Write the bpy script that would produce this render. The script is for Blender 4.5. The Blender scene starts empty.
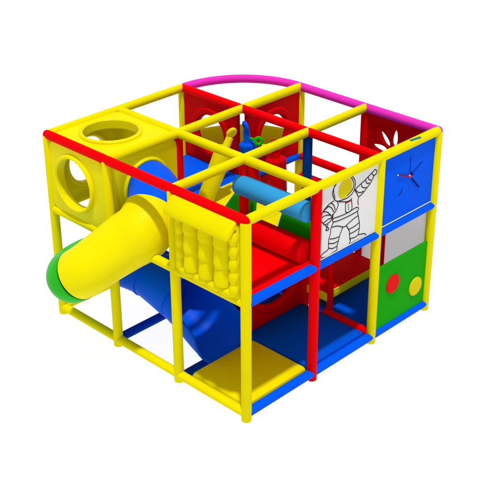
import bpy, bmesh, math, random
from mathutils import Vector, Matrix
random.seed(7)
sc = bpy.context.scene
C = sc.collection
H, MID, BOT, PR = 2.286, 1.396, 0.108, 0.050     # top rail, deck rail, floor rail heights; padded pipe radius

# ---------------------------------------------------------------- materials
def mat(name, col, rough=0.42, spec=0.3, bump=0.0, scale=40.0, var=0.06):
    m = bpy.data.materials.new(name); m.use_nodes = True
    nt = m.node_tree; b = nt.nodes['Principled BSDF']
    if spec < .5: rough, spec = max(rough, .42 if 'plastic' in name else .55), (.05 if 'plastic' in name else .02)     # dull vinyl and foam
    b.inputs['Roughness'].default_value = rough
    b.inputs['Specular IOR Level'].default_value = spec
    tc = nt.nodes.new('ShaderNodeTexCoord')
    n = nt.nodes.new('ShaderNodeTexNoise'); n.inputs['Scale'].default_value = 5.0; n.inputs['Detail'].default_value = 4
    nt.links.new(tc.outputs['Object'], n.inputs['Vector'])
    mx = nt.nodes.new('ShaderNodeMix'); mx.data_type = 'RGBA'
    mx.inputs['A'].default_value = (*[c * (1 - var) for c in col], 1)
    mx.inputs['B'].default_value = (*[min(1, c * (1 + var)) for c in col], 1)
    nt.links.new(n.outputs['Fac'], mx.inputs['Factor'])
    nt.links.new(mx.outputs['Result'], b.inputs['Base Color'])
    if bump:
        n2 = nt.nodes.new('ShaderNodeTexNoise'); n2.inputs['Scale'].default_value = scale; n2.inputs['Detail'].default_value = 3
        nt.links.new(tc.outputs['Object'], n2.inputs['Vector'])
        bp = nt.nodes.new('ShaderNodeBump'); bp.inputs['Strength'].default_value = bump; bp.inputs['Distance'].default_value = 0.01
        nt.links.new(n2.outputs['Fac'], bp.inputs['Height']); nt.links.new(bp.outputs['Normal'], b.inputs['Normal'])
    return m
YEL = (0.80, 0.705, 0.0); REDC = (0.80, 0.0, 0.002); BLU = (0.0, 0.098, 0.88)
M = dict(
    pipe_yellow=mat('yellow_foam_sleeve', YEL, .4, .3, .06, 30),
    pipe_red=mat('red_foam_sleeve', REDC, .4, .25, .06, 30),
    pipe_blue=mat('blue_foam_sleeve', BLU, .4, .25, .06, 30),
    pipe_blue_shade=mat('shaded_blue_foam_sleeve', (0.0, .045, .38), .6, .02, .06, 30),  # blue sleeve with the shade of the inner bays put into its colour
    pipe_pink=mat('pink_foam_sleeve', (0.80, .035, .52), .6, .02, .06, 30),
    vinyl_yellow=mat('yellow_vinyl', YEL, .38, .35, .10, 9),
    vinyl_red=mat('red_vinyl', REDC, .42, .25, .10, 9),
    vinyl_dred=mat('red_wall_vinyl', (0.62, 0.0, 0.002), .6, .02, .08, 9),
    vinyl_blue=mat('blue_vinyl', BLU, .45, .25, .08, 9),
    mat_blue=mat('shaded_blue_mat_vinyl', (0.0, .085, .66), .6, .02, .08, 9),  # mat blue darkened to hold the shade beneath the decks
    shade_navy=mat('navy_wall_shade', (0.0, .012, .10), .6, .07, .08, 9),  # near-black navy standing in for deep shade on the added walls
    vinyl_sky=mat('sky_blue_vinyl', (.035, .33, .72), .6, .02, .08, 9),
    vinyl_green=mat('green_vinyl', (.012, .46, .005), .6, .02, .08, 9),
    plastic_yellow=mat('yellow_plastic', (0.84, 0.745, 0.0), .42, .05, .02, 6),
    plastic_green=mat('green_plastic', (.010, .48, .004), .42, .05, .02, 6),
    plastic_blue=mat('blue_plastic', (0.0, .10, .95), .42, .05, .02, 6),
    plastic_navy=mat('dark_blue_plastic', (0.0, .098, .82), .42, .05, .02, 6),
    board_white=mat('white_board', (.80, .80, .80), .5, .02, 0, 9, .015),
    board_translucent=mat('translucent_white_board', (.80, .80, .80), .5, .02, 0, 9, .02),
    board_blue=mat('blue_board', BLU, .35, .3, .02, 9),
    board_green=mat('green_board', (.010, .36, .003), .5, .02, .02, 9),
    ink=mat('black_line_paint', (.012, .012, .014), .5, .2),
    visor=mat('yellow_visor_paint', (.70, .58, .005), .5, .02),
    paint_red=mat('red_paint', (.75, .01, .01), .5, .02),
    hand_red=mat('dark_red_paint', (.30, .006, .02), .4, .3),
    paint_green=mat('green_paint', (.02, .35, .05), .4, .3),
    dark_blue=mat('dark_blue_paint', (.004, .008, .12), .4, .3),
    silver=mat('pale_metal', (.62, .62, .66), .3, .5),
    teal=mat('teal_plastic', (.01, .19, .24), .42, .05),
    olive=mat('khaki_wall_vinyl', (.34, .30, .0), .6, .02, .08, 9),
)

def brighten_shaded(m):
    """translucency added to brighten a white board that stands in shade"""
    nt = m.node_tree; b = nt.nodes['Principled BSDF']; o = nt.nodes['Material Output']
    t = nt.nodes.new('ShaderNodeBsdfTranslucent'); t.inputs['Color'].default_value = (.85, .85, .85, 1)
    mx = nt.nodes.new('ShaderNodeMixShader'); mx.inputs['Fac'].default_value = .8
    nt.links.new(b.outputs[0], mx.inputs[1]); nt.links.new(t.outputs[0], mx.inputs[2]); nt.links.new(mx.outputs[0], o.inputs['Surface'])
brighten_shaded(M['board_translucent'])  # added translucency lifts the white back board out of its shade
# ---------------------------------------------------------------- object helpers
def link(name, bm, m, parent=None, smooth=40, recalc=True):
    if recalc: bmesh.ops.recalc_face_normals(bm, faces=bm.faces[:])
    me = bpy.data.meshes.new(name); bm.to_mesh(me); bm.free()
    me.materials.append(M[m] if isinstance(m, str) else m)
    if smooth:
        for p in me.polygons: p.use_smooth = True
        me.set_sharp_from_angle(angle=math.radians(smooth))
    o = bpy.data.objects.new(name, me); C.objects.link(o)
    if parent:
        o.parent = parent; o.matrix_parent_inverse = Matrix.Translation(-Vector(parent.location))
    return o
def tag(o, label, cat, group=None):
    o['label'] = label; o['category'] = cat
    if group: o['group'] = group
    return o
def thing(name, label, cat, loc, group=None):
    o = bpy.data.objects.new(name, None); C.objects.link(o); o.location = loc; o.empty_display_size = .1
    return tag(o, label, cat, group)

def frame(T):
    T = T.normalized()
    if abs(T.z) > .999: return Vector((1, 0, 0)), Vector((0, 1, 0))
    s = T.cross(Vector((0, 0, 1))).normalized()
    return s, s.cross(T).normalized()
def add_rings(bm, rings, closed=True, cap=(True, True)):
    vs = [[bm.verts.new(p) for p in r] for r in rings]
    n = len(vs[0])
    for a, b in zip(vs[:-1], vs[1:]):
        for i in range(n if closed else n - 1):
            j = (i + 1) % n
            bm.faces.new((a[i], a[j], b[j], b[i]))
    if closed and cap[0]: bm.faces.new(vs[0][::-1])
    if closed and cap[1]: bm.faces.new(vs[-1])
    return vs
def add_profile(bm, p, q, prof, n=24):
    """lathe of (t along pq in metres, radius)"""
    p, q = Vector(p), Vector(q); T = (q - p).normalized(); s, u = frame(T)
    rings = []
    for t, r in prof:
        c = p + T * t
        rings.append([c + s * (r * math.cos(a)) + u * (r * math.sin(a)) for a in [2 * math.pi * k / n for k in range(n)]])
    add_rings(bm, rings)
def add_pipe(bm, p, q, r=PR, n=24, round_ends=True, e=None):
    L = (Vector(q) - Vector(p)).length
    if round_ends:
        prof = [(-r * math.cos(a), max(r * math.sin(a), .0015)) for a in [math.pi / 2 * k / 6 for k in range(7)]]
        prof += [(L + r * math.sin(a), max(r * math.cos(a), .0015)) for a in [math.pi / 2 * k / 6 for k in range(7)]]
    else:
        e = e or min(.012, r * .4)
        prof = [(0, r - e), (e * .3, r - e * .3), (e, r), (L - e, r), (L - e * .3, r - e * .3), (L, r - e)]
    add_profile(bm, p, q, prof, n)
def pipe(name, p, q, m, parent=None, r=PR, **k):
    bm = bmesh.new(); add_pipe(bm, p, q, r, **k); return link(name, bm, m, parent)
def add_box(bm, lo, hi, bev=.0, seg=3):
    r = bmesh.ops.create_cube(bm, size=1)
    for v in r['verts']:
        v.co = Vector([(lo[i] + hi[i]) / 2 + v.co[i] * (hi[i] - lo[i]) for i in range(3)])
    if bev:
        es = list({e for v in r['verts'] for e in v.link_edges})
        bmesh.ops.bevel(bm, geom=es, offset=bev, segments=seg, profile=.5, affect='EDGES')
def box(name, lo, hi, m, parent=None, bev=.015, seg=3):
    bm = bmesh.new(); add_box(bm, lo, hi, bev, seg); return link(name, bm, m, parent)
def sweep_tube(path, r, thick=.014, n=48):
    """open ended tube with wall thickness"""
    bm = bmesh.new(); P = [Vector(p) for p in path]; out, inn = [], []
    for i, c in enumerate(P):
        T = (P[min(i + 1, len(P) - 1)] - P[max(i - 1, 0)]); s, u = frame(T)
        ri = r[i] if isinstance(r, list) else r
        for lst, rr in ((out, ri), (inn, ri - thick)):
            lst.append([c + s * (rr * math.cos(a)) + u * (rr * math.sin(a)) for a in [2 * math.pi * k / n for k in range(n)]])
    add_rings(bm, out + inn[::-1] + out[:1], cap=(False, False))
    bmesh.ops.remove_doubles(bm, verts=bm.verts[:], dist=1e-5)
    return bm
def circle2(cx, cy, r, n=48): return [(cx + r * math.cos(2 * math.pi * k / n), cy + r * math.sin(2 * math.pi * k / n)) for k in range(n)]
def rrect(a0, b0, a1, b1, r=.04, n=5):
    pts = []
    for cx, cy, s in ((a1 - r, b1 - r, 0), (a0 + r, b1 - r, 90), (a0 + r, b0 + r, 180), (a1 - r, b0 + r, 270)):
        for k in range(n + 1):
            t = math.radians(s + 90 * k / n); pts.append((cx + r * math.cos(t), cy + r * math.sin(t)))
    return pts
def plate_bm(loops, axis, pos, thick, bev=.008):
    """flat plate with holes: loops are (a,b) outlines; axis 'x','y','z' = plane normal, centred at pos"""
    cu = bpy.data.curves.new('outline', 'CURVE'); cu.dimensions = '2D'; cu.fill_mode = 'BOTH'
    cu.extrude = max(thick / 2 - bev, .0005); cu.bevel_depth = bev; cu.bevel_resolution = 2
    for lp in loops:
        sp = cu.splines.new('POLY'); sp.points.add(len(lp) - 1); sp.use_cyclic_u = True
        for p, (a, b) in zip(sp.points, lp): p.co = (a, b, 0, 1)
    o = bpy.data.objects.new('outline', cu); C.objects.link(o)
    dg = bpy.context.evaluated_depsgraph_get(); dg.update()
    me = bpy.data.meshes.new_from_object(o.evaluated_get(dg))
    bpy.data.objects.remove(o); bpy.data.curves.remove(cu)
    bm = bmesh.new(); bm.from_mesh(me); bpy.data.meshes.remove(me)
    for v in bm.verts:
        a, b, t = v.co
        v.co = {'x': (pos + t, a, b), 'y': (a, pos + t, b), 'z': (a, b, pos + t)}[axis]
    bmesh.ops.remove_doubles(bm, verts=bm.verts[:], dist=1e-5)
    return bm
def plate(name, loops, axis, pos, thick, m, parent=None, bev=.008):
    return link(name, plate_bm(loops, axis, pos, thick, bev), m, parent, 35)
def ring_bm(c, axis, r_out, r_in, depth, n=48, e=.008):
    """short sleeve ring around an opening"""
    bm = bmesh.new(); c = Vector(c)
    ax = {'x': (Vector((0, 1, 0)), Vector((0, 0, 1)), Vector((1, 0, 0))), 'y': (Vector((1, 0, 0)), Vector((0, 0, 1)), Vector((0, 1, 0))), 'z': (Vector((1, 0, 0)), Vector((0, 1, 0)), Vector((0, 0, 1)))}[axis]
    d = depth / 2
    prof = [(r_in, -d + e), (r_in, d - e), (r_in + e, d), (r_out - e, d), (r_out, d - e), (r_out, -d + e), (r_out - e, -d), (r_in + e, -d), (r_in, -d + e)]
    rings = [[c + ax[0] * (r * math.cos(a)) + ax[1] * (r * math.sin(a)) + ax[2] * t for a in [2 * math.pi * k / n for k in range(n)]] for r, t in prof]
    add_rings(bm, rings, cap=(False, False))
    bmesh.ops.remove_doubles(bm, verts=bm.verts[:], dist=1e-5)
    return bm
def add_torus(bm, c, ax, R, r, n=28, k=12):
    c = Vector(c); s, u = frame(Vector(ax)); ax = Vector(ax).normalized()
    rings = []
    for i in range(n + 1):
        a = 2 * math.pi * i / n; d = s * math.cos(a) + u * math.sin(a)
        rings.append([c + d * (R + r * math.cos(b)) + ax * (r * math.sin(b)) for b in [2 * math.pi * j / k for j in range(k)]])
    add_rings(bm, rings, cap=(False, False)); bmesh.ops.remove_doubles(bm, verts=bm.verts[:], dist=1e-5)
def add_ribbon(bm, pts, w, axis_pos, lift=.002, smooth=True):
    """painted line on a board in the plane y = axis_pos (facing -y)"""
    P = [Vector((a, b)) for a, b in pts]
    if smooth and len(P) > 2:
        Q = []
        for i in range(len(P) - 1):
            p0, p1, p2, p3 = P[max(i - 1, 0)], P[i], P[i + 1], P[min(i + 2, len(P) - 1)]
            for k in range(4):
                t = k / 4
                Q.append(.5 * ((2 * p1) + (p2 - p0) * t + (2 * p0 - 5 * p1 + 4 * p2 - p3) * t * t + (3 * p1 - p0 - 3 * p2 + p3) * t ** 3))
        P = Q + [P[-1]]
    n = len(P); v0, v1 = [], []
    for i in range(n):
        t = (P[min(i + 1, n - 1)] - P[max(i - 1, 0)])
        t = t.normalized() if t.length > 1e-9 else Vector((1, 0)); nn = Vector((-t.y, t.x)) * w / 2
        v0.append(bm.verts.new((P[i].x + nn.x, axis_pos - lift, P[i].y + nn.y)))
        v1.append(bm.verts.new((P[i].x - nn.x, axis_pos - lift, P[i].y - nn.y)))
    for i in range(n - 1): bm.faces.new((v0[i], v1[i], v1[i + 1], v0[i + 1]))
WORLD, SUN, SANG, SDIR = 0.50, 2.5, 3.0, (0.15, 0.18, -1.0)
CAMP = (-6.5812, -6.4284, 6.9764, 0.7794, 0.4882, -0.0073, 1123.61)
STROKES=[
[(1.522, 2.239), (1.565, 2.186), (1.579, 2.118), (1.55, 2.051), (1.472, 2.019), (1.374, 2.022), (1.295, 2.038), (1.247, 2.084), (1.222, 2.151), (1.248, 2.211), (1.313, 2.257), (1.379, 2.283)],
[(1.502, 2.235), (1.541, 2.18), (1.555, 2.12), (1.524, 2.074), (1.451, 2.046)],
[(1.284, 2.253), (1.244, 2.212), (1.239, 2.152), (1.264, 2.081)],
[(1.573, 2.065), (1.647, 2.095), (1.726, 2.118), (1.785, 2.143), (1.864, 2.176), (1.896, 2.188), (1.925, 2.159), (1.915, 2.132), (1.883, 2.122), (1.832, 2.061), (1.764, 2.017), (1.715, 1.986), (1.645, 1.967), (1.612, 2.013), (1.573, 2.065)],
[(1.589, 2.063), (1.632, 2.02), (1.683, 2.002), (1.724, 2.003)],
[(1.677, 2.095), (1.694, 2.058), (1.736, 2.035), (1.769, 2.033)],
[(1.746, 2.118), (1.759, 2.086), (1.791, 2.065), (1.815, 2.067)],
[(1.789, 2.142), (1.797, 2.111), (1.838, 2.086)],
[(1.844, 2.166), (1.867, 2.134), (1.889, 2.123)],
[(1.645, 1.967), (1.634, 1.923), (1.646, 1.869)],
[(1.248, 2.059), (1.161, 2.042), (1.086, 1.999), (1.062, 1.945), (1.064, 1.896)],
[(1.305, 2.03), (1.317, 1.986), (1.285, 1.934), (1.244, 1.907), (1.236, 1.84)],
[(1.142, 2.039), (1.211, 1.996), (1.252, 1.932)],
[(1.198, 2.052), (1.248, 2.01), (1.273, 1.946)],
[(1.083, 1.993), (1.155, 1.965), (1.23, 1.884)],
[(1.325, 2.023), (1.425, 1.985), (1.495, 1.972), (1.534, 1.989)],
[(1.435, 1.979), (1.446, 1.859), (1.538, 1.857), (1.527, 1.975)],
[(1.064, 1.9), (1.054, 1.952), (1.094, 2.0), (1.16, 2.021)],
[(1.064, 1.9), (1.101, 1.85), (1.13, 1.834), (1.187, 1.841), (1.219, 1.86), (1.236, 1.918)],
[(1.068, 1.933), (1.125, 1.94), (1.209, 1.914)],
[(1.09, 1.862), (1.166, 1.882), (1.23, 1.873)],
[(1.124, 1.836), (1.153, 1.786), (1.133, 1.774), (1.162, 1.757)],
[(1.169, 1.826), (1.16, 1.801), (1.185, 1.765), (1.162, 1.757)],
[(1.244, 1.862), (1.431, 1.843), (1.621, 1.854), (1.634, 1.806), (1.434, 1.8), (1.256, 1.818), (1.244, 1.862)],
[(1.256, 1.818), (1.22, 1.772), (1.208, 1.691), (1.187, 1.642), (1.187, 1.548)],
[(1.409, 1.708), (1.364, 1.632), (1.338, 1.555), (1.321, 1.515)],
[(1.229, 1.768), (1.318, 1.75), (1.41, 1.704), (1.46, 1.7)],
[(1.634, 1.806), (1.674, 1.661), (1.68, 1.586), (1.664, 1.518)],
[(1.459, 1.704), (1.515, 1.618), (1.526, 1.526), (1.542, 1.506)],
[(1.459, 1.704), (1.558, 1.733), (1.642, 1.748)],
[(1.493, 1.641), (1.604, 1.643), (1.674, 1.661)],
[(1.511, 1.584), (1.598, 1.58), (1.679, 1.593)],
[(1.526, 1.526), (1.613, 1.508), (1.674, 1.522)],
[(1.202, 1.643), (1.286, 1.621), (1.349, 1.616)],
[(1.189, 1.598), (1.269, 1.57), (1.338, 1.57)],
[(1.187, 1.548), (1.252, 1.516), (1.321, 1.518)],
[(1.187, 1.548), (1.177, 1.528), (1.115, 1.519), (1.073, 1.5), (1.088, 1.472), (1.176, 1.459), (1.254, 1.464), (1.323, 1.474), (1.321, 1.518)],
[(1.542, 1.506), (1.53, 1.466), (1.595, 1.463), (1.719, 1.46), (1.794, 1.46), (1.769, 1.493), (1.664, 1.518)],
]
VISOR= [(1.319, 2.145), (1.321, 2.096), (1.353, 2.046), (1.403, 2.033), (1.471, 2.044), (1.513, 2.071), (1.529, 2.121), (1.517, 2.188), (1.489, 2.225), (1.43, 2.238), (1.363, 2.22), (1.33, 2.19)]
BADGE= [(1.439, 1.975), (1.518, 1.981), (1.524, 1.959), (1.449, 1.955)]
# ---------------------------------------------------------------- ground
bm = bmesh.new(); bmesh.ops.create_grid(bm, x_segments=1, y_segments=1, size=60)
gm = bpy.data.materials.new('glowing_white_floor'); gm.use_nodes = True
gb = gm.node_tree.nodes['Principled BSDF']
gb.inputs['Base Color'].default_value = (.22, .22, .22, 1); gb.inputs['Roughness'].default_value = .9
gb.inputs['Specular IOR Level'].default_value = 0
gb.inputs['Emission Color'].default_value = (1, 1, 1, 1); gb.inputs['Emission Strength'].default_value = .92  # floor glows by itself to stay white and wash out shadows
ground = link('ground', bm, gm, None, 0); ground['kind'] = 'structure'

# ---------------------------------------------------------------- padded pipe frame
fr = thing('play_frame', 'padded pipe frame of yellow, red, blue and pink bars holding the whole indoor playground', 'playground frame', (1.5, 1.5, 0))
PO = .0535
def post(x, y, m, z0=0.0, z1=H): return pipe('post', (x, y, z0 + (PR * .4 if z0 == 0 else 0)), (x, y, z1), m, fr, round_ends=(z0 > 0), r=PO)
for x, y in ((0, 0), (0, 1), (0, 2), (0, 3), (2, 0), (3, 0), (1, 3), (2, 3), (3, 2)): post(x, y, 'pipe_yellow')
for x, y in ((1, 0), (1, 1), (1, 2), (3, 1)): post(x, y, 'pipe_red')
post(2, 1, 'pipe_red', 0, MID)
pipe('post', (2, 1, MID + .002), (2, 1, H - .01), 'pipe_blue_shade', fr, r=PO, round_ends=False)
def beam(p, q, m, r=PR): return pipe('beam', p, q, m, fr, r=r)
def run(axis, c, z, a, b, m, r=PR):
    for k in range(a, b):
        p, q = ((k, c, z), (k + 1, c, z)) if axis == 'x' else ((c, k, z), (c, k + 1, z))
        beam(p, q, m, r)
RT = PR * 1.02
beam((0, 0, H), (0, 3, H), 'pipe_red', RT)                 # long red top rail
run('x', 0, H, 0, 3, 'pipe_yellow'); run('x', 1, H, 0, 3, 'pipe_yellow'); run('x', 2, H, 0, 3, 'pipe_yellow')
run('x', 3, H, 0, 2, 'pipe_yellow'); run('y', 1, H, 0, 3, 'pipe_yellow')
run('y', 2, H, 0, 3, 'pipe_red', PR * .99); run('y', 3, H, 0, 2, 'pipe_pink', RT)
run('y', 0, MID, 0, 1, 'pipe_yellow'); beam((0, 1, MID), (0, 1.45, MID), 'pipe_yellow'); beam((0, 2.12, MID), (0, 3, MID), 'pipe_yellow')
run('x', 0, MID, 0, 3, 'pipe_blue')
run('x', 2, MID, 1, 3, 'pipe_blue'); run('x', 1, MID, 0, 1, 'pipe_blue'); run('x', 1, MID, 1, 2, 'pipe_yellow'); run('x', 1, MID, 2, 3, 'pipe_blue'); run('x', 3, MID, 0, 2, 'pipe_yellow')
run('y', 1, MID, 0, 2, 'pipe_red'); run('y', 1, MID, 2, 3, 'pipe_blue'); run('y', 2, MID, 1, 3, 'pipe_blue')
run('y', 3, MID, 0, 2, 'pipe_red')
beam((3, 1.0, 1.13), (3, 2.0, 1.13), 'pipe_red')
run('y', 0, BOT, 0, 3, 'pipe_yellow'); run('x', 0, BOT, 0, 3, 'pipe_blue')
run('x', 1, .056, 0, 1, 'pipe_blue_shade'); run('x', 2, BOT, 0, 3, 'pipe_blue_shade'); run('x', 3, BOT, 0, 2, 'pipe_yellow')
run('y', 3, BOT, 0, 2, 'pipe_blue')
beam((2, .0, .135), (2, .66, .135), 'pipe_red')
def arc_pipe(name, z, m, r):
    path = [(2 + math.sin(a), 2 + math.cos(a), z) for a in [math.pi / 2 * k / 28 for k in range(29)]]
    return link(name, sweep_tube(path, r, r - .004, 24), m, fr)
arc_pipe('curved_beam', H, 'pipe_pink', RT); arc_pipe('curved_beam', MID, 'pipe_yellow', PR)
# small teal tag strapped over the front top rail
bm = bmesh.new(); add_box(bm, (-.085, -.012, 0), (.085, .012, .012), .004, 2)
bmesh.ops.transform(bm, matrix=Matrix.Translation((2.555, -.02, H + PR - .012)) @ Matrix.Rotation(math.radians(22), 4, 'X') @ Matrix.Rotation(math.radians(-5), 4, 'Z'), verts=bm.verts[:])
link('rail_tag', bm, 'teal', fr)['label'] = 'small teal tag on the front top rail'

# ---------------------------------------------------------------- cube tunnel (corner crawl box)
cb = thing('crawl_box', 'yellow cube crawl box with round holes in its faces, in the left corner', 'crawl box', (.5, 2.5, MID))
zc = (H + MID) / 2; q0, q1 = .05, .95
def holed(name, axis, pos, cx, cy, a0, b0, a1, b1, r, rd=.11, t=.05, off=0):
    p = plate(name, [rrect(a0, b0, a1, b1, .09), circle2(cx, cy, r)], axis, pos, t, 'plastic_yellow', cb, .022)
    c = {'x': (pos + off, cx, cy), 'y': (cx, pos + off, cy), 'z': (cx, cy, pos + off)}[axis]
    rg = link('hole_rim', ring_bm(c, axis, r + .016, r - .03, rd, e=.016), 'plastic_yellow', p)
    return p
holed('front_panel', 'x', .0, 2.54, zc + .01, 2 + q0, MID + .05, 3 - q0, H - .05, .315, .13, .05, 0)
holed('back_panel', 'y', 3.0, .5, zc, q0, MID + .05, q1, H - .05, .30)
holed('end_panel', 'x', 1.0, 2.5, zc, 2 + q0, MID + .05, 3 - q0, H - .05, .28)
holed('side_panel', 'y', 2.0, .5, zc, q0, MID + .05, q1, H - .05, .30, .1)
holed('top_panel', 'z', H - .012, .49, 2.52, q0, 2 + q0, q1, 3 - q0, .33, .12, .05, 0)

# ---------------------------------------------------------------- spiral tube slide
sl = thing('tube_slide', 'spiral tube slide of blue, yellow, green and navy sections winding round the left front post', 'slide', (.1, 2.0, 0))
TR = .29
keys = [(0, 1.84), (25, 1.80), (45, 1.755), (90, 1.63), (135, 1.43), (180, 1.215), (225, 1.02), (270, .91), (315, .85), (360, .775)]
def zat(d):
    for i, ((a, za), (b, zb)) in enumerate(zip(keys[:-1], keys[1:])):
        if a <= d <= b:
            t = (d - a) / (b - a)
            pa = keys[max(i - 1, 0)]; pb = keys[min(i + 2, len(keys) - 1)]
            ma = (zb - pa[1]) / (b - pa[0]) * (b - a) if i else (zb - za) * .6; mb = (pb[1] - za) / (pb[0] - a) * (b - a)
            return (2*t**3-3*t*t+1)*za + (t**3-2*t*t+t)*ma + (-2*t**3+3*t*t)*zb + (t**3-t*t)*mb
HC, HR = (.07, 2.0), .43
def hel(d): a = math.radians(-d); return Vector((HC[0] + HR * math.cos(a), HC[1] + HR * math.sin(a), zat(d)))
def sect(d0, d1, n): return [hel(d0 + (d1 - d0) * k / n) for k in range(n + 1)]
def spline(P, n=8):
    """smooth path through the given points; each point is (x, y, z, radius)"""
    P = [Vector(p) for p in P]; out = []
    for k in range(len(P) - 1):
        p0, p1, p2, p3 = P[max(k - 1, 0)], P[k], P[k + 1], P[min(k + 2, len(P) - 1)]
        for t in [q / n for q in range(n)]:
            out.append(.5 * ((2 * p1) + (p2 - p0) * t + (2 * p0 - 5 * p1 + 4 * p2 - p3) * t * t + (3 * p1 - p0 - 3 * p2 + p3) * t ** 3))
    out.append(P[-1])
    return [q.to_3d() for q in out], [q.w for q in out]
V4 = lambda *a: Vector(a)
PATH = [V4(.5, 2.06, 1.84, .288), V4(.49, 1.88, 1.83, .29), V4(.36, 1.67, 1.755, .312), V4(.09, 1.56, 1.61, .318), V4(-.09, 1.667, 1.48, .305), V4(-.27, 1.773, 1.353, .287),
        V4(-.45, 1.88, 1.22, .277), V4(-.485, 2.07, 1.08, .277), V4(-.28, 2.29, .965, .287), V4(.05, 2.41, .90, .29), V4(.35, 2.29, .85, .29), V4(.5, 2.0, .775, .29)]
pts, rad = spline(PATH)
def tube_piece(name, a, b, m, grow=0.0):
    return link(name, sweep_tube(pts[a:b + 1], [r + grow for r in rad[a:b + 1]]), m, sl, 50)
tube_piece('tube_elbow', 0, 20, 'plastic_blue', -.006)
tube_piece('tube_section', 19, 52, 'plastic_yellow')
tube_piece('tube_elbow', 52, 72, 'plastic_green', .004)
tube_piece('tube_elbow', 71, 88, 'plastic_navy', 0)
def hel(d): return pts[-1] if d == 360 else pts[-2]
e0 = hel(360); e1 = Vector((.52, 1.52, .63))
link('tube_section', sweep_tube([e0, e0.lerp(e1, .33), e0.lerp(e1, .66), e1], TR - .004), 'plastic_navy', sl)
link('joint_rim', sweep_tube([e0 + (e1 - e0) * .06, e0 + (e1 - e0) * .12], TR + .012, .02), 'plastic_navy', sl)
# exit chute : tube opens into a flared trough
def lerp(a, b, t): return a + (b - a) * t
def sm(t): t = max(0, min(1, t)); return t * t * (3 - 2 * t)
bm = bmesh.new(); rows_o, rows_i = [], []
NS, NA = 30, 40
for i in range(NS + 1):
    s = i / NS
    R = lerp(TR - .012, .31, sm(s * 1.3)); y = lerp(1.66, .905, s)
    zb = lerp(.675 - TR + .01, .095, 1 - (1 - s) ** 1.1)
    cx = lerp(.52, .545, s); ex = lerp(1.0, .70, sm((s - .35) / .65))
    pn = 178 if s < .02 else lerp(172, 108, sm(s / .45)) if s < .45 else lerp(108, 90, (s - .45) / .40) if s < .85 else lerp(90, 30, ((s - .85) / .15) ** 1.3)
    pf = lerp(178, 98, sm(s))
    flare = 1 + .10 * sm((s - .2) / .8)
    ro, ri = [], []
    for k in range(NA + 1):
        ph = math.radians(lerp(-pf, pn, k / NA))
        for lst, rr in ((ro, R), (ri, R - .016)):
            w = flare if ph < 0 else 1
            sx, cz_ = math.sin(ph), math.cos(ph)
            lst.append(Vector((cx - rr * math.copysign(abs(sx) ** ex, sx) * w, y, zb + R - rr * math.copysign(abs(cz_) ** ex, cz_))))
    rows_o.append(ro); rows_i.append(ri)
vo = [[bm.verts.new(p) for p in r] for r in rows_o]; vi = [[bm.verts.new(p) for p in r] for r in rows_i]
for i in range(NS):
    for k in range(NA):
        bm.faces.new((vo[i][k], vo[i][k + 1], vo[i + 1][k + 1], vo[i + 1][k])); bm.faces.new((vi[i][k], vi[i + 1][k], vi[i + 1][k + 1], vi[i][k + 1]))
    for k in (0, NA): bm.faces.new((vo[i][k], vo[i + 1][k], vi[i + 1][k], vi[i][k]))
for i in (0, NS):
    for k in range(NA): bm.faces.new((vo[i][k], vo[i][k + 1], vi[i][k + 1], vi[i][k]))
ch = link('exit_chute', bm, 'plastic_navy', sl)
# rolled rim running round the open edge of the chute
rim = [(rows_o[i][NA] + rows_i[i][NA]) / 2 for i in range(3, NS + 1)]
rim2 = [(rows_o[NS][k] + rows_i[NS][k]) / 2 for k in range(NA - 1, -1, -1)]
rim3 = [(rows_o[i][0] + rows_i[i][0]) / 2 for i in range(NS - 1, 2, -1)]
rr = rim + rim2 + rim3
bm = bmesh.new(); rings = []
for i, c in enumerate(rr):
    T = (rr[min(i + 1, len(rr) - 1)] - rr[max(i - 1, 0)]).normalized()
    s_ = T.cross(Vector((.3, .2, .93))).normalized(); u_ = s_.cross(T)
    rings.append([c + s_ * (.016 * math.cos(a)) + u_ * (.016 * math.sin(a)) for a in [2 * math.pi * k / 10 for k in range(10)]])
add_rings(bm, rings); link('chute_rim', bm, 'plastic_navy', sl)

# ---------------------------------------------------------------- quilted bumper wall, front left
bw = thing('bumper_wall', 'puffy yellow padded wall of stacked cushions under a sloped flap, beside the tube slide', 'padded wall', (0, .5, MID))
box('backing_board', (-.045, .055, MID + .035), (.02, .945, H - .06), 'vinyl_yellow', bw, .02)
# sloped flap
bm = bmesh.new(); prof = [(-.03, H - .02), (-.055, H - .02), (-.10, H - .055), (-.155, H - .115), (-.18, H - .165), (-.175, H - .185), (-.155, H - .185), (-.12, H - .15), (-.05, H - .09), (-.03, H - .09)]
rings = []
for y, g in ((.075, .75), (.082, .93), (.10, 1.0), (.30, 1.0), (.5, 1.0), (.7, 1.0), (.925, 1.0), (.943, .93), (.95, .75)):
    cx_, cz_ = -.10, H - .10
    rings.append([(cx_ + (px - cx_) * g, y, cz_ + (pz - cz_) * g) for px, pz in prof])
add_rings(bm, rings); link('flap', bm, 'vinyl_yellow', bw, 50)
# nine puffed cushions in three columns
for ci, cy in enumerate((.667, .459, .246)):
    for k in range(3):
        zb = MID + .15 + k * .205; bm = bmesh.new(); rings = []
        for t in range(11):
            a = math.pi * t / 10; tt = t / 10; f = (.80 + .20 * (1 - tt) ** .7) * (.90 if t == 0 else .97 if t == 1 else 1)
            z = zb + .204 * t / 10
            ring = []
            for j in range(20):
                b = 2 * math.pi * j / 20; cc, ss = math.cos(b), math.sin(b)
                ring.append((-.03 - .128 * f * (abs(cc) ** 1.0) * (1 if cc >= 0 else -.1), cy + .099 * (.93 + .07 * f) * (abs(ss) ** 1.0) * (1 if ss > 0 else -1), z))
            rings.append(ring)
        add_rings(bm, rings); link('cushion', bm, 'vinyl_yellow', bw, 60)
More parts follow.
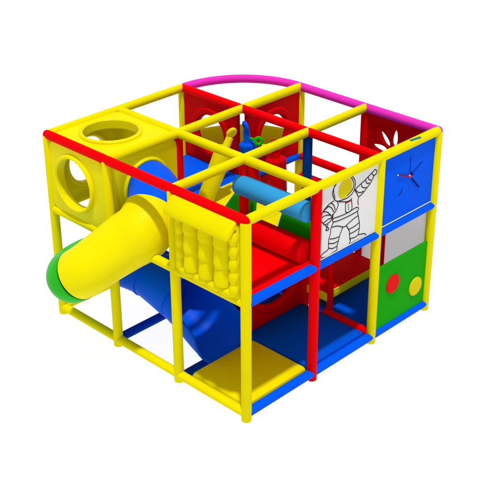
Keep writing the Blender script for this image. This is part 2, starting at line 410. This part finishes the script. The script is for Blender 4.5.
# scalloped side bolsters and bottom bolster
def scallop(p, q, nb, r):
    bm = bmesh.new(); L = (Vector(q) - Vector(p)).length; n = nb * 8
    prof = [(0, r * .3)] + [(L * k / n, r * (.66 + .34 * abs(math.sin(math.pi * nb * k / n)))) for k in range(n + 1)] + [(L, r * .3)]
    add_profile(bm, p, q, prof, 16); return link('scalloped_bolster', bm, 'vinyl_yellow', bw, 60)
scallop((-.055, .84, MID + .07), (-.055, .84, H - .13), 5, .052)
scallop((-.055, .105, MID + .07), (-.055, .105, H - .13), 5, .052)
scallop((-.062, .84, MID + .095), (-.062, .105, MID + .095), 4, .055)

# ---------------------------------------------------------------- raised decks
def deck(label, lo, hi, m):
    return tag(box('deck', (lo[0], lo[1], MID - .025), (hi[0], hi[1], MID + .044), m, None, .02), label, 'play deck', 'upper decks')
deck('red vinyl deck of the open upper bay at the near corner', (.05, .012), (.99, .955), 'vinyl_red')
deck('yellow vinyl upper deck behind the red bay, where the foam figures stand', (1.01, 1.045), (2.0, 1.99), 'vinyl_yellow')
deck('yellow vinyl upper deck behind the panel with the astronaut drawing', (1.01, .045), (1.95, 1.02), 'vinyl_yellow')
deck('blue vinyl upper deck in front of the left red porthole wall', (1.05, 2.05), (1.95, 2.955), 'vinyl_blue')
deck('blue vinyl upper deck behind the blue spinner board', (2.05, .045), (2.955, .955), 'vinyl_blue')

# ---------------------------------------------------------------- bolsters on / over the red deck
bs = pipe('bolster', (.93, 1.0, MID + .172), (.93, .075, MID + .172), 'vinyl_red', None, r=.128, round_ends=False, e=.03)
tag(bs, 'thick red foam bolster lying along the back of the red deck', 'bolster')
ro = pipe('roller', (.955, 1.03, 2.01), (.955, .05, 2.01), 'vinyl_sky', None, r=.108, round_ends=False, e=.012)
tag(ro, 'sky blue padded roller fixed between the posts above the red bolster', 'roller')
bm = bmesh.new()
fa = [(1.07 + .12 * (z - MID - .045) / .58, y, z) for y, z in ((.07, MID + .045), (1.47, MID + .045), (1.16, 1.96), (1.0, 1.96), (.97, 1.50), (.62, 1.50), (.56, 1.96), (.07, 1.96))]
v = [bm.verts.new(p) for p in fa]; w = [bm.verts.new((p[0] + .05, p[1], p[2])) for p in fa]
bm.faces.new(v); bm.faces.new(w[::-1])
for i in range(8): bm.faces.new((v[i], w[i], w[(i + 1) % 8], v[(i + 1) % 8]))
bmesh.ops.bevel(bm, geom=bm.edges[:], offset=.008, segments=2, affect='EDGES')
tag(link('foam_pad', bm, 'vinyl_green'), 'leaning green foam pad with a slanted end and a notch, behind the sky blue roller', 'foam pad')

# ---------------------------------------------------------------- foam obstacle figures
def figure(name, label, base, top, m, rb=.1, head='loop', lower=None, hax=(.15, .9, .35)):
    base, top = Vector(base), Vector(top); t = thing(name, label, 'foam figure', base, 'foam figures')
    T = (top - base).normalized(); L = (top - base).length
    bm = bmesh.new(); prof = [(0, rb * .8), (.012, rb * .84), (L * .35, rb * .92), (L * .66, rb), (L * .69, rb), (L * .705, rb * .9), (L * .715, rb * .5), (L * .74, rb * .42), (L * .92, rb * .38), (L * .93, rb * .2)]
    if lower:
        b2 = bmesh.new(); add_profile(b2, base, top, [(0, rb * .95), (.015, rb * 1.0), (L * .38, rb * .96), (L * .40, rb * .9)]); link('lower_body', b2, lower, t, 50)
        prof = [(L * .39, rb * .85)] + [(L * .41, rb * .95)] + prof[3:]
    add_profile(bm, base, top, prof); link('body', bm, m, t, 50)
    bm = bmesh.new()
    if head == 'loop': add_torus(bm, top - T * .01, Vector(hax), .045, .023)
    else:
        bmesh.ops.create_uvsphere(bm, u_segments=20, v_segments=12, radius=.065)
        bmesh.ops.translate(bm, vec=top - T * .03, verts=bm.verts[:])
    link('head_loop' if head == 'loop' else 'head', bm, m, t, 60)
    return t
ZD = MID + .044
figure('foam_figure', 'leaning yellow foam figure with a loop head on the yellow deck', (1.17, 1.80, ZD), (1.60, 1.77, 2.185), 'vinyl_yellow', .108)
bf = figure('foam_figure', 'blue foam figure with a rounded loop head and a green ring, near the porthole walls', (1.945, 1.79, ZD), (1.90, 1.85, 2.15), 'vinyl_blue', .10, 'loop', 'vinyl_dred', (.85, -.4, .2))
bm = bmesh.new(); add_torus(bm, (1.88, 1.63, 2.03), (-.7, -.68, .2), .036, .02); link('ring', bm, 'vinyl_green', bf, 60)
bm = bmesh.new(); add_pipe(bm, (1.89, 1.67, 2.02), (1.925, 1.80, 2.0), .016, 12); link('ring_arm', bm, 'vinyl_green', bf, 60)
figure('foam_figure', 'red foam figure with a round head in front of the right porthole wall', (1.90, 1.33, ZD), (1.88, 1.38, 2.09), 'vinyl_dred', .115, 'ball')

# ---------------------------------------------------------------- red porthole walls round the quarter-round corner
def porthole(label, axis, pos, a0, a1, z0, z1, r, side, rr=.07):
    t = thing('porthole_wall', label, 'wall panel', (pos, (a0 + a1) / 2, z0) if axis == 'x' else ((a0 + a1) / 2, pos, z0), 'porthole walls')
    ca, cz = (a0 + a1) / 2, (z0 + z1) / 2
    plate('panel', [rrect(a0, z0, a1, z1, .03), circle2(ca, cz, r)], axis, pos, .05, 'vinyl_dred', t, .01)
    c = (pos + side * .025, ca, cz) if axis == 'x' else (ca, pos + side * .025, cz)
    link('porthole_rim', ring_bm(c, axis, r + .085, r - .006, .05, e=.022), 'vinyl_dred', t)
    return t
porthole('red porthole wall on the left, over the blue upper deck', 'x', 2.0, 2.065, 2.95, MID + .055, H - .05, .235, -1)
porthole('red porthole wall on the right, behind the red foam figure', 'y', 2.0, 2.065, 2.95, MID + .055, H - .05, .235, -1)
porthole('dark red porthole wall at floor level under the red deck', 'y', 1.03, 1.06, 1.97, .10, MID - .055, .40, -1)
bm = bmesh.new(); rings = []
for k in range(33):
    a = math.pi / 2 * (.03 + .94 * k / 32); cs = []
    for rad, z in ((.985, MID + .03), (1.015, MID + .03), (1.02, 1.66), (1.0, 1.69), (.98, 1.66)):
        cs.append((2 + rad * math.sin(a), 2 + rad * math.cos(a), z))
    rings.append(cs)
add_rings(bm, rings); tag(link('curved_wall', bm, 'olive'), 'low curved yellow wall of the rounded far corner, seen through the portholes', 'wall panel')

# ---------------------------------------------------------------- flower cut-out wall
petals = []
for k in range(8):
    a = math.radians(3 + 46.5 * k if k < 3 else 3 + 93 + 44.5 * (k - 2)); ca, sa = math.cos(a), math.sin(a); lp = []
    for j in range(24):
        t = 2 * math.pi * j / 24; u = .185 + .108 * math.cos(t); w_ = .042 * math.sin(t) * (1 - .25 * math.cos(t)) 
        lp.append((.575 + u * ca - w_ * sa, 1.855 + u * sa + w_ * ca))
    petals.append(lp)
fl = plate('flower_wall', [rrect(.05, MID + .06, .955, H - .05, .03)] + petals, 'x', 3.0, .035, 'vinyl_dred', None, .006)
tag(fl, 'red wall panel with a flower of petal cut-outs under the pink rail', 'wall panel')

# ---------------------------------------------------------------- astronaut drawing board
ab = thing('drawing_board', 'white board with a line drawing of a waving astronaut with a yellow visor', 'play panel', (1.5, 0, MID + .05))
BY = -.012
plate('board', [rrect(1.05, MID + .052, 1.952, H - .048, .012)], 'y', BY + .0125, .025, 'board_white', ab, .003)
bm = bmesh.new()
for st in STROKES: add_ribbon(bm, st, .0105, BY, .003)
link('drawing_lines', bm, 'ink', ab, 0, False)
def flat_poly(name, pts, m, parent, lift):
    bm = bmesh.new(); vs = [bm.verts.new((a, BY - lift, b)) for a, b in pts]; f = bm.faces.new(vs)
    return link(name, bm, m, parent, 0, False)
def smooth_loop(P, n=4):
    P = [Vector(p) for p in P]; Q = []; L = len(P)
    for i in range(L):
        p0, p1, p2, p3 = P[i - 1], P[i], P[(i + 1) % L], P[(i + 2) % L]
        for k in range(n):
            t = k / n; Q.append(.5 * ((2 * p1) + (p2 - p0) * t + (2 * p0 - 5 * p1 + 4 * p2 - p3) * t * t + (3 * p1 - p0 - 3 * p2 + p3) * t ** 3))
    return [(q.x, q.y) for q in Q]
flat_poly('visor', smooth_loop(VISOR), 'visor', ab, .002)
flat_poly('badge', BADGE, 'paint_red', ab, .002)
for a, b in ((1.484, 1.930), (1.485, 1.905), (1.487, 1.880)):
    flat_poly('button', circle2(a, b, .010, 14), 'paint_green', ab, .002)

# ---------------------------------------------------------------- blue spinner board
sp = thing('spinner_board', 'blue square play board with clock-like hands and thin dark strokes', 'play panel', (2.5, 0, MID + .05))
plate('board', [rrect(2.05, MID + .052, 2.952, H - .048, .012)], 'y', BY + .0125, .025, 'board_blue', sp, .003)
for p, q in (((2.508, 2.137), (2.511, 1.975)), ((2.735, 2.015), (2.573, 1.94)), ((2.396, 1.803), (2.344, 1.731))):
    bm = bmesh.new(); add_ribbon(bm, [p, q], .009, BY, .003); link('painted_stroke', bm, 'dark_blue', sp, 0, False)
for t_, x0_, x1_ in ((sp, 2.06, 2.94), (ab, 1.06, 1.94)):
    bm = bmesh.new(); add_box(bm, (x0_, BY - .010, MID + .055), (x1_, BY - .001, MID + .068), .002, 1); link('edge_strip', bm, 'silver', t_)
bm = bmesh.new(); add_pipe(bm, (2.29, BY - .010, 1.995), (2.46, BY - .010, 1.928), .0065, 12); link('hand', bm, 'hand_red', sp)
bm = bmesh.new(); bmesh.ops.create_uvsphere(bm, u_segments=14, v_segments=8, radius=.010); bmesh.ops.translate(bm, vec=(2.285, BY - .010, 1.997), verts=bm.verts[:]); link('hand_tip', bm, 'silver', sp)
bm = bmesh.new(); add_pipe(bm, (2.55, BY - .009, 1.866), (2.69, BY - .009, 1.722), .0075, 12); link('hand', bm, 'dark_blue', sp)
bm = bmesh.new(); add_profile(bm, (2.505, BY + .002, 1.913), (2.505, BY - .05, 1.913), [(0, .022), (.014, .022), (.018, .018), (.022, .011), (.030, .010), (.034, .006)], 20); link('hub', bm, 'paint_red', sp)
bm = bmesh.new(); bmesh.ops.create_uvsphere(bm, u_segments=14, v_segments=8, radius=.009); bmesh.ops.translate(bm, vec=(2.484, BY - .022, 1.930), verts=bm.verts[:]); link('hub_bolt', bm, 'silver', sp)
bm = bmesh.new(); bmesh.ops.create_uvsphere(bm, u_segments=14, v_segments=8, radius=.019); bmesh.ops.translate(bm, vec=(2.532, BY - .012, 1.935), verts=bm.verts[:]); link('hub_knob', bm, 'dark_blue', sp)

# ---------------------------------------------------------------- green board with two discs + white back wall
gp = thing('disc_board', 'green half-height board with one red and one yellow disc', 'play panel', (2.5, 0, BOT))
plate('board', [rrect(2.045, BOT + .05, 2.955, .945, .012)], 'y', 0, .03, 'board_green', gp, .003)
for a, b, m in ((2.325, .655, 'paint_red'), (2.765, .435, 'visor')):
    bm = bmesh.new(); add_profile(bm, (a, -.013, b), (a, -.035, b), [(0, .115), (.012, .115), (.018, .109), (.019, .05)], 40); link('disc', bm, m, gp, 40)
bk = plate('back_wall', [rrect(.05, BOT + .05, .955, MID - .05, .02)], 'x', 3.0, .03, 'board_translucent', None, .004)
tag(bk, 'plain white wall board in shade, seen above the green board with discs', 'wall panel')

# ---------------------------------------------------------------- climbing step
stp = thing('climbing_step', 'red topped step platform with yellow edges standing on red legs under the upper deck', 'step', (2.5, 1.15, .15))
box('tread', (2.0, .66, .375), (2.96, 1.62, .405), 'vinyl_red', stp, .008)
bm = bmesh.new(); add_box(bm, (1.985, .645, .285), (2.975, 1.635, .375), .012); link('edge_pad', bm, 'vinyl_yellow', stp)
bm = bmesh.new()
for lo, hi in (((1.985, .645, .3755), (2.975, .672, .392)), ((1.985, 1.608, .3755), (2.975, 1.635, .392)), ((1.985, .672, .3755), (2.012, 1.608, .392)), ((2.948, .672, .3755), (2.975, 1.608, .392))): add_box(bm, lo, hi, .004, 2)
link('edge_trim', bm, 'vinyl_yellow', stp)
for x in (2.0, 3.0): pipe('leg', (x + (.03 if x < 2.5 else -.04), .635, .15), (x + (.03 if x < 2.5 else -.04), .635, MID - .05), 'pipe_red', stp, r=.04, round_ends=False)

# ---------------------------------------------------------------- lower walls; navy ones added to darken the bay behind the low porthole wall
def low_wall(label, axis, pos, a0, a1, m='shade_navy'):
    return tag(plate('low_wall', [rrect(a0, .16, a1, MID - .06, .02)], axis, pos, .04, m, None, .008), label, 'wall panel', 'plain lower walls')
low_wall('added dark navy lower wall that darkens the bay behind the slide chute', 'x', 1.0, 1.06, 1.94)
low_wall('added dark navy lower wall beside the climbing step, darkening the bay behind the low porthole wall', 'x', 1.975, 1.06, 1.94)
low_wall('narrow dark red lower wall under the right porthole wall', 'y', 2.0, 2.06, 2.64, 'vinyl_dred')

# ---------------------------------------------------------------- floor mats
def floor_mat(label, lo, hi, m, bev=.03):
    bm = bmesh.new(); add_box(bm, (lo[0], lo[1], .004), (hi[0], hi[1], .15), bev, 2)
    return tag(link('floor_mat', bm, m, None, 30), label, 'floor mat', 'floor mats')
floor_mat('yellow floor mat with sloped edges at the foot of the navy slide chute', (.058, .058), (1.005, .89), 'vinyl_yellow', .055)
floor_mat('blue floor mat right of the yellow mat, in front of the low porthole wall', (1.012, .058), (1.96, 1.0), 'mat_blue')
floor_mat('blue floor mat behind the low porthole wall', (1.05, 1.06), (1.94, 1.95), 'mat_blue')
floor_mat('blue floor mat behind the green board with discs', (2.05, .058), (2.945, .955), 'mat_blue')
floor_mat('blue floor mat beneath the red climbing step', (2.05, 1.05), (2.945, 1.95), 'mat_blue')

# ---------------------------------------------------------------- light, world, camera
w = bpy.data.worlds.new('World'); sc.world = w; w.use_nodes = True
bg = w.node_tree.nodes['Background']; bg.inputs['Color'].default_value = (1, 1, 1, 1); bg.inputs['Strength'].default_value = WORLD
ld = bpy.data.lights.new('key_light', 'SUN'); ld.energy = SUN; ld.angle = math.radians(SANG); ld.color = (1, .985, .96)
lo = bpy.data.objects.new('key_light', ld); C.objects.link(lo)
lo.rotation_euler = Vector(SDIR).to_track_quat('-Z', 'Y').to_euler(); lo.location = (-2, -3, 8)

px, py, pz, az, el, rl, F = CAMP
f = Vector((math.cos(az) * math.cos(el), math.sin(az) * math.cos(el), -math.sin(el)))
rt = Vector((math.sin(az), -math.cos(az), 0)); up = rt.cross(f)
r2 = rt * math.cos(rl) + up * math.sin(rl); u2 = up * math.cos(rl) - rt * math.sin(rl)
cd = bpy.data.cameras.new('camera'); cam = bpy.data.objects.new('camera', cd); C.objects.link(cam)
m4 = Matrix((r2, u2, -f)).transposed().to_4x4(); m4.translation = (px, py, pz); cam.matrix_world = m4
cd.sensor_width = 36; cd.lens = 36 * F / 480; cd.clip_end = 500; cd.clip_start = .1
sc.camera = cam
sc.view_settings.view_transform = 'Standard'; sc.view_settings.look = 'None'; sc.view_settings.exposure = 0; sc.view_settings.gamma = 1
sc.render.film_transparent = False
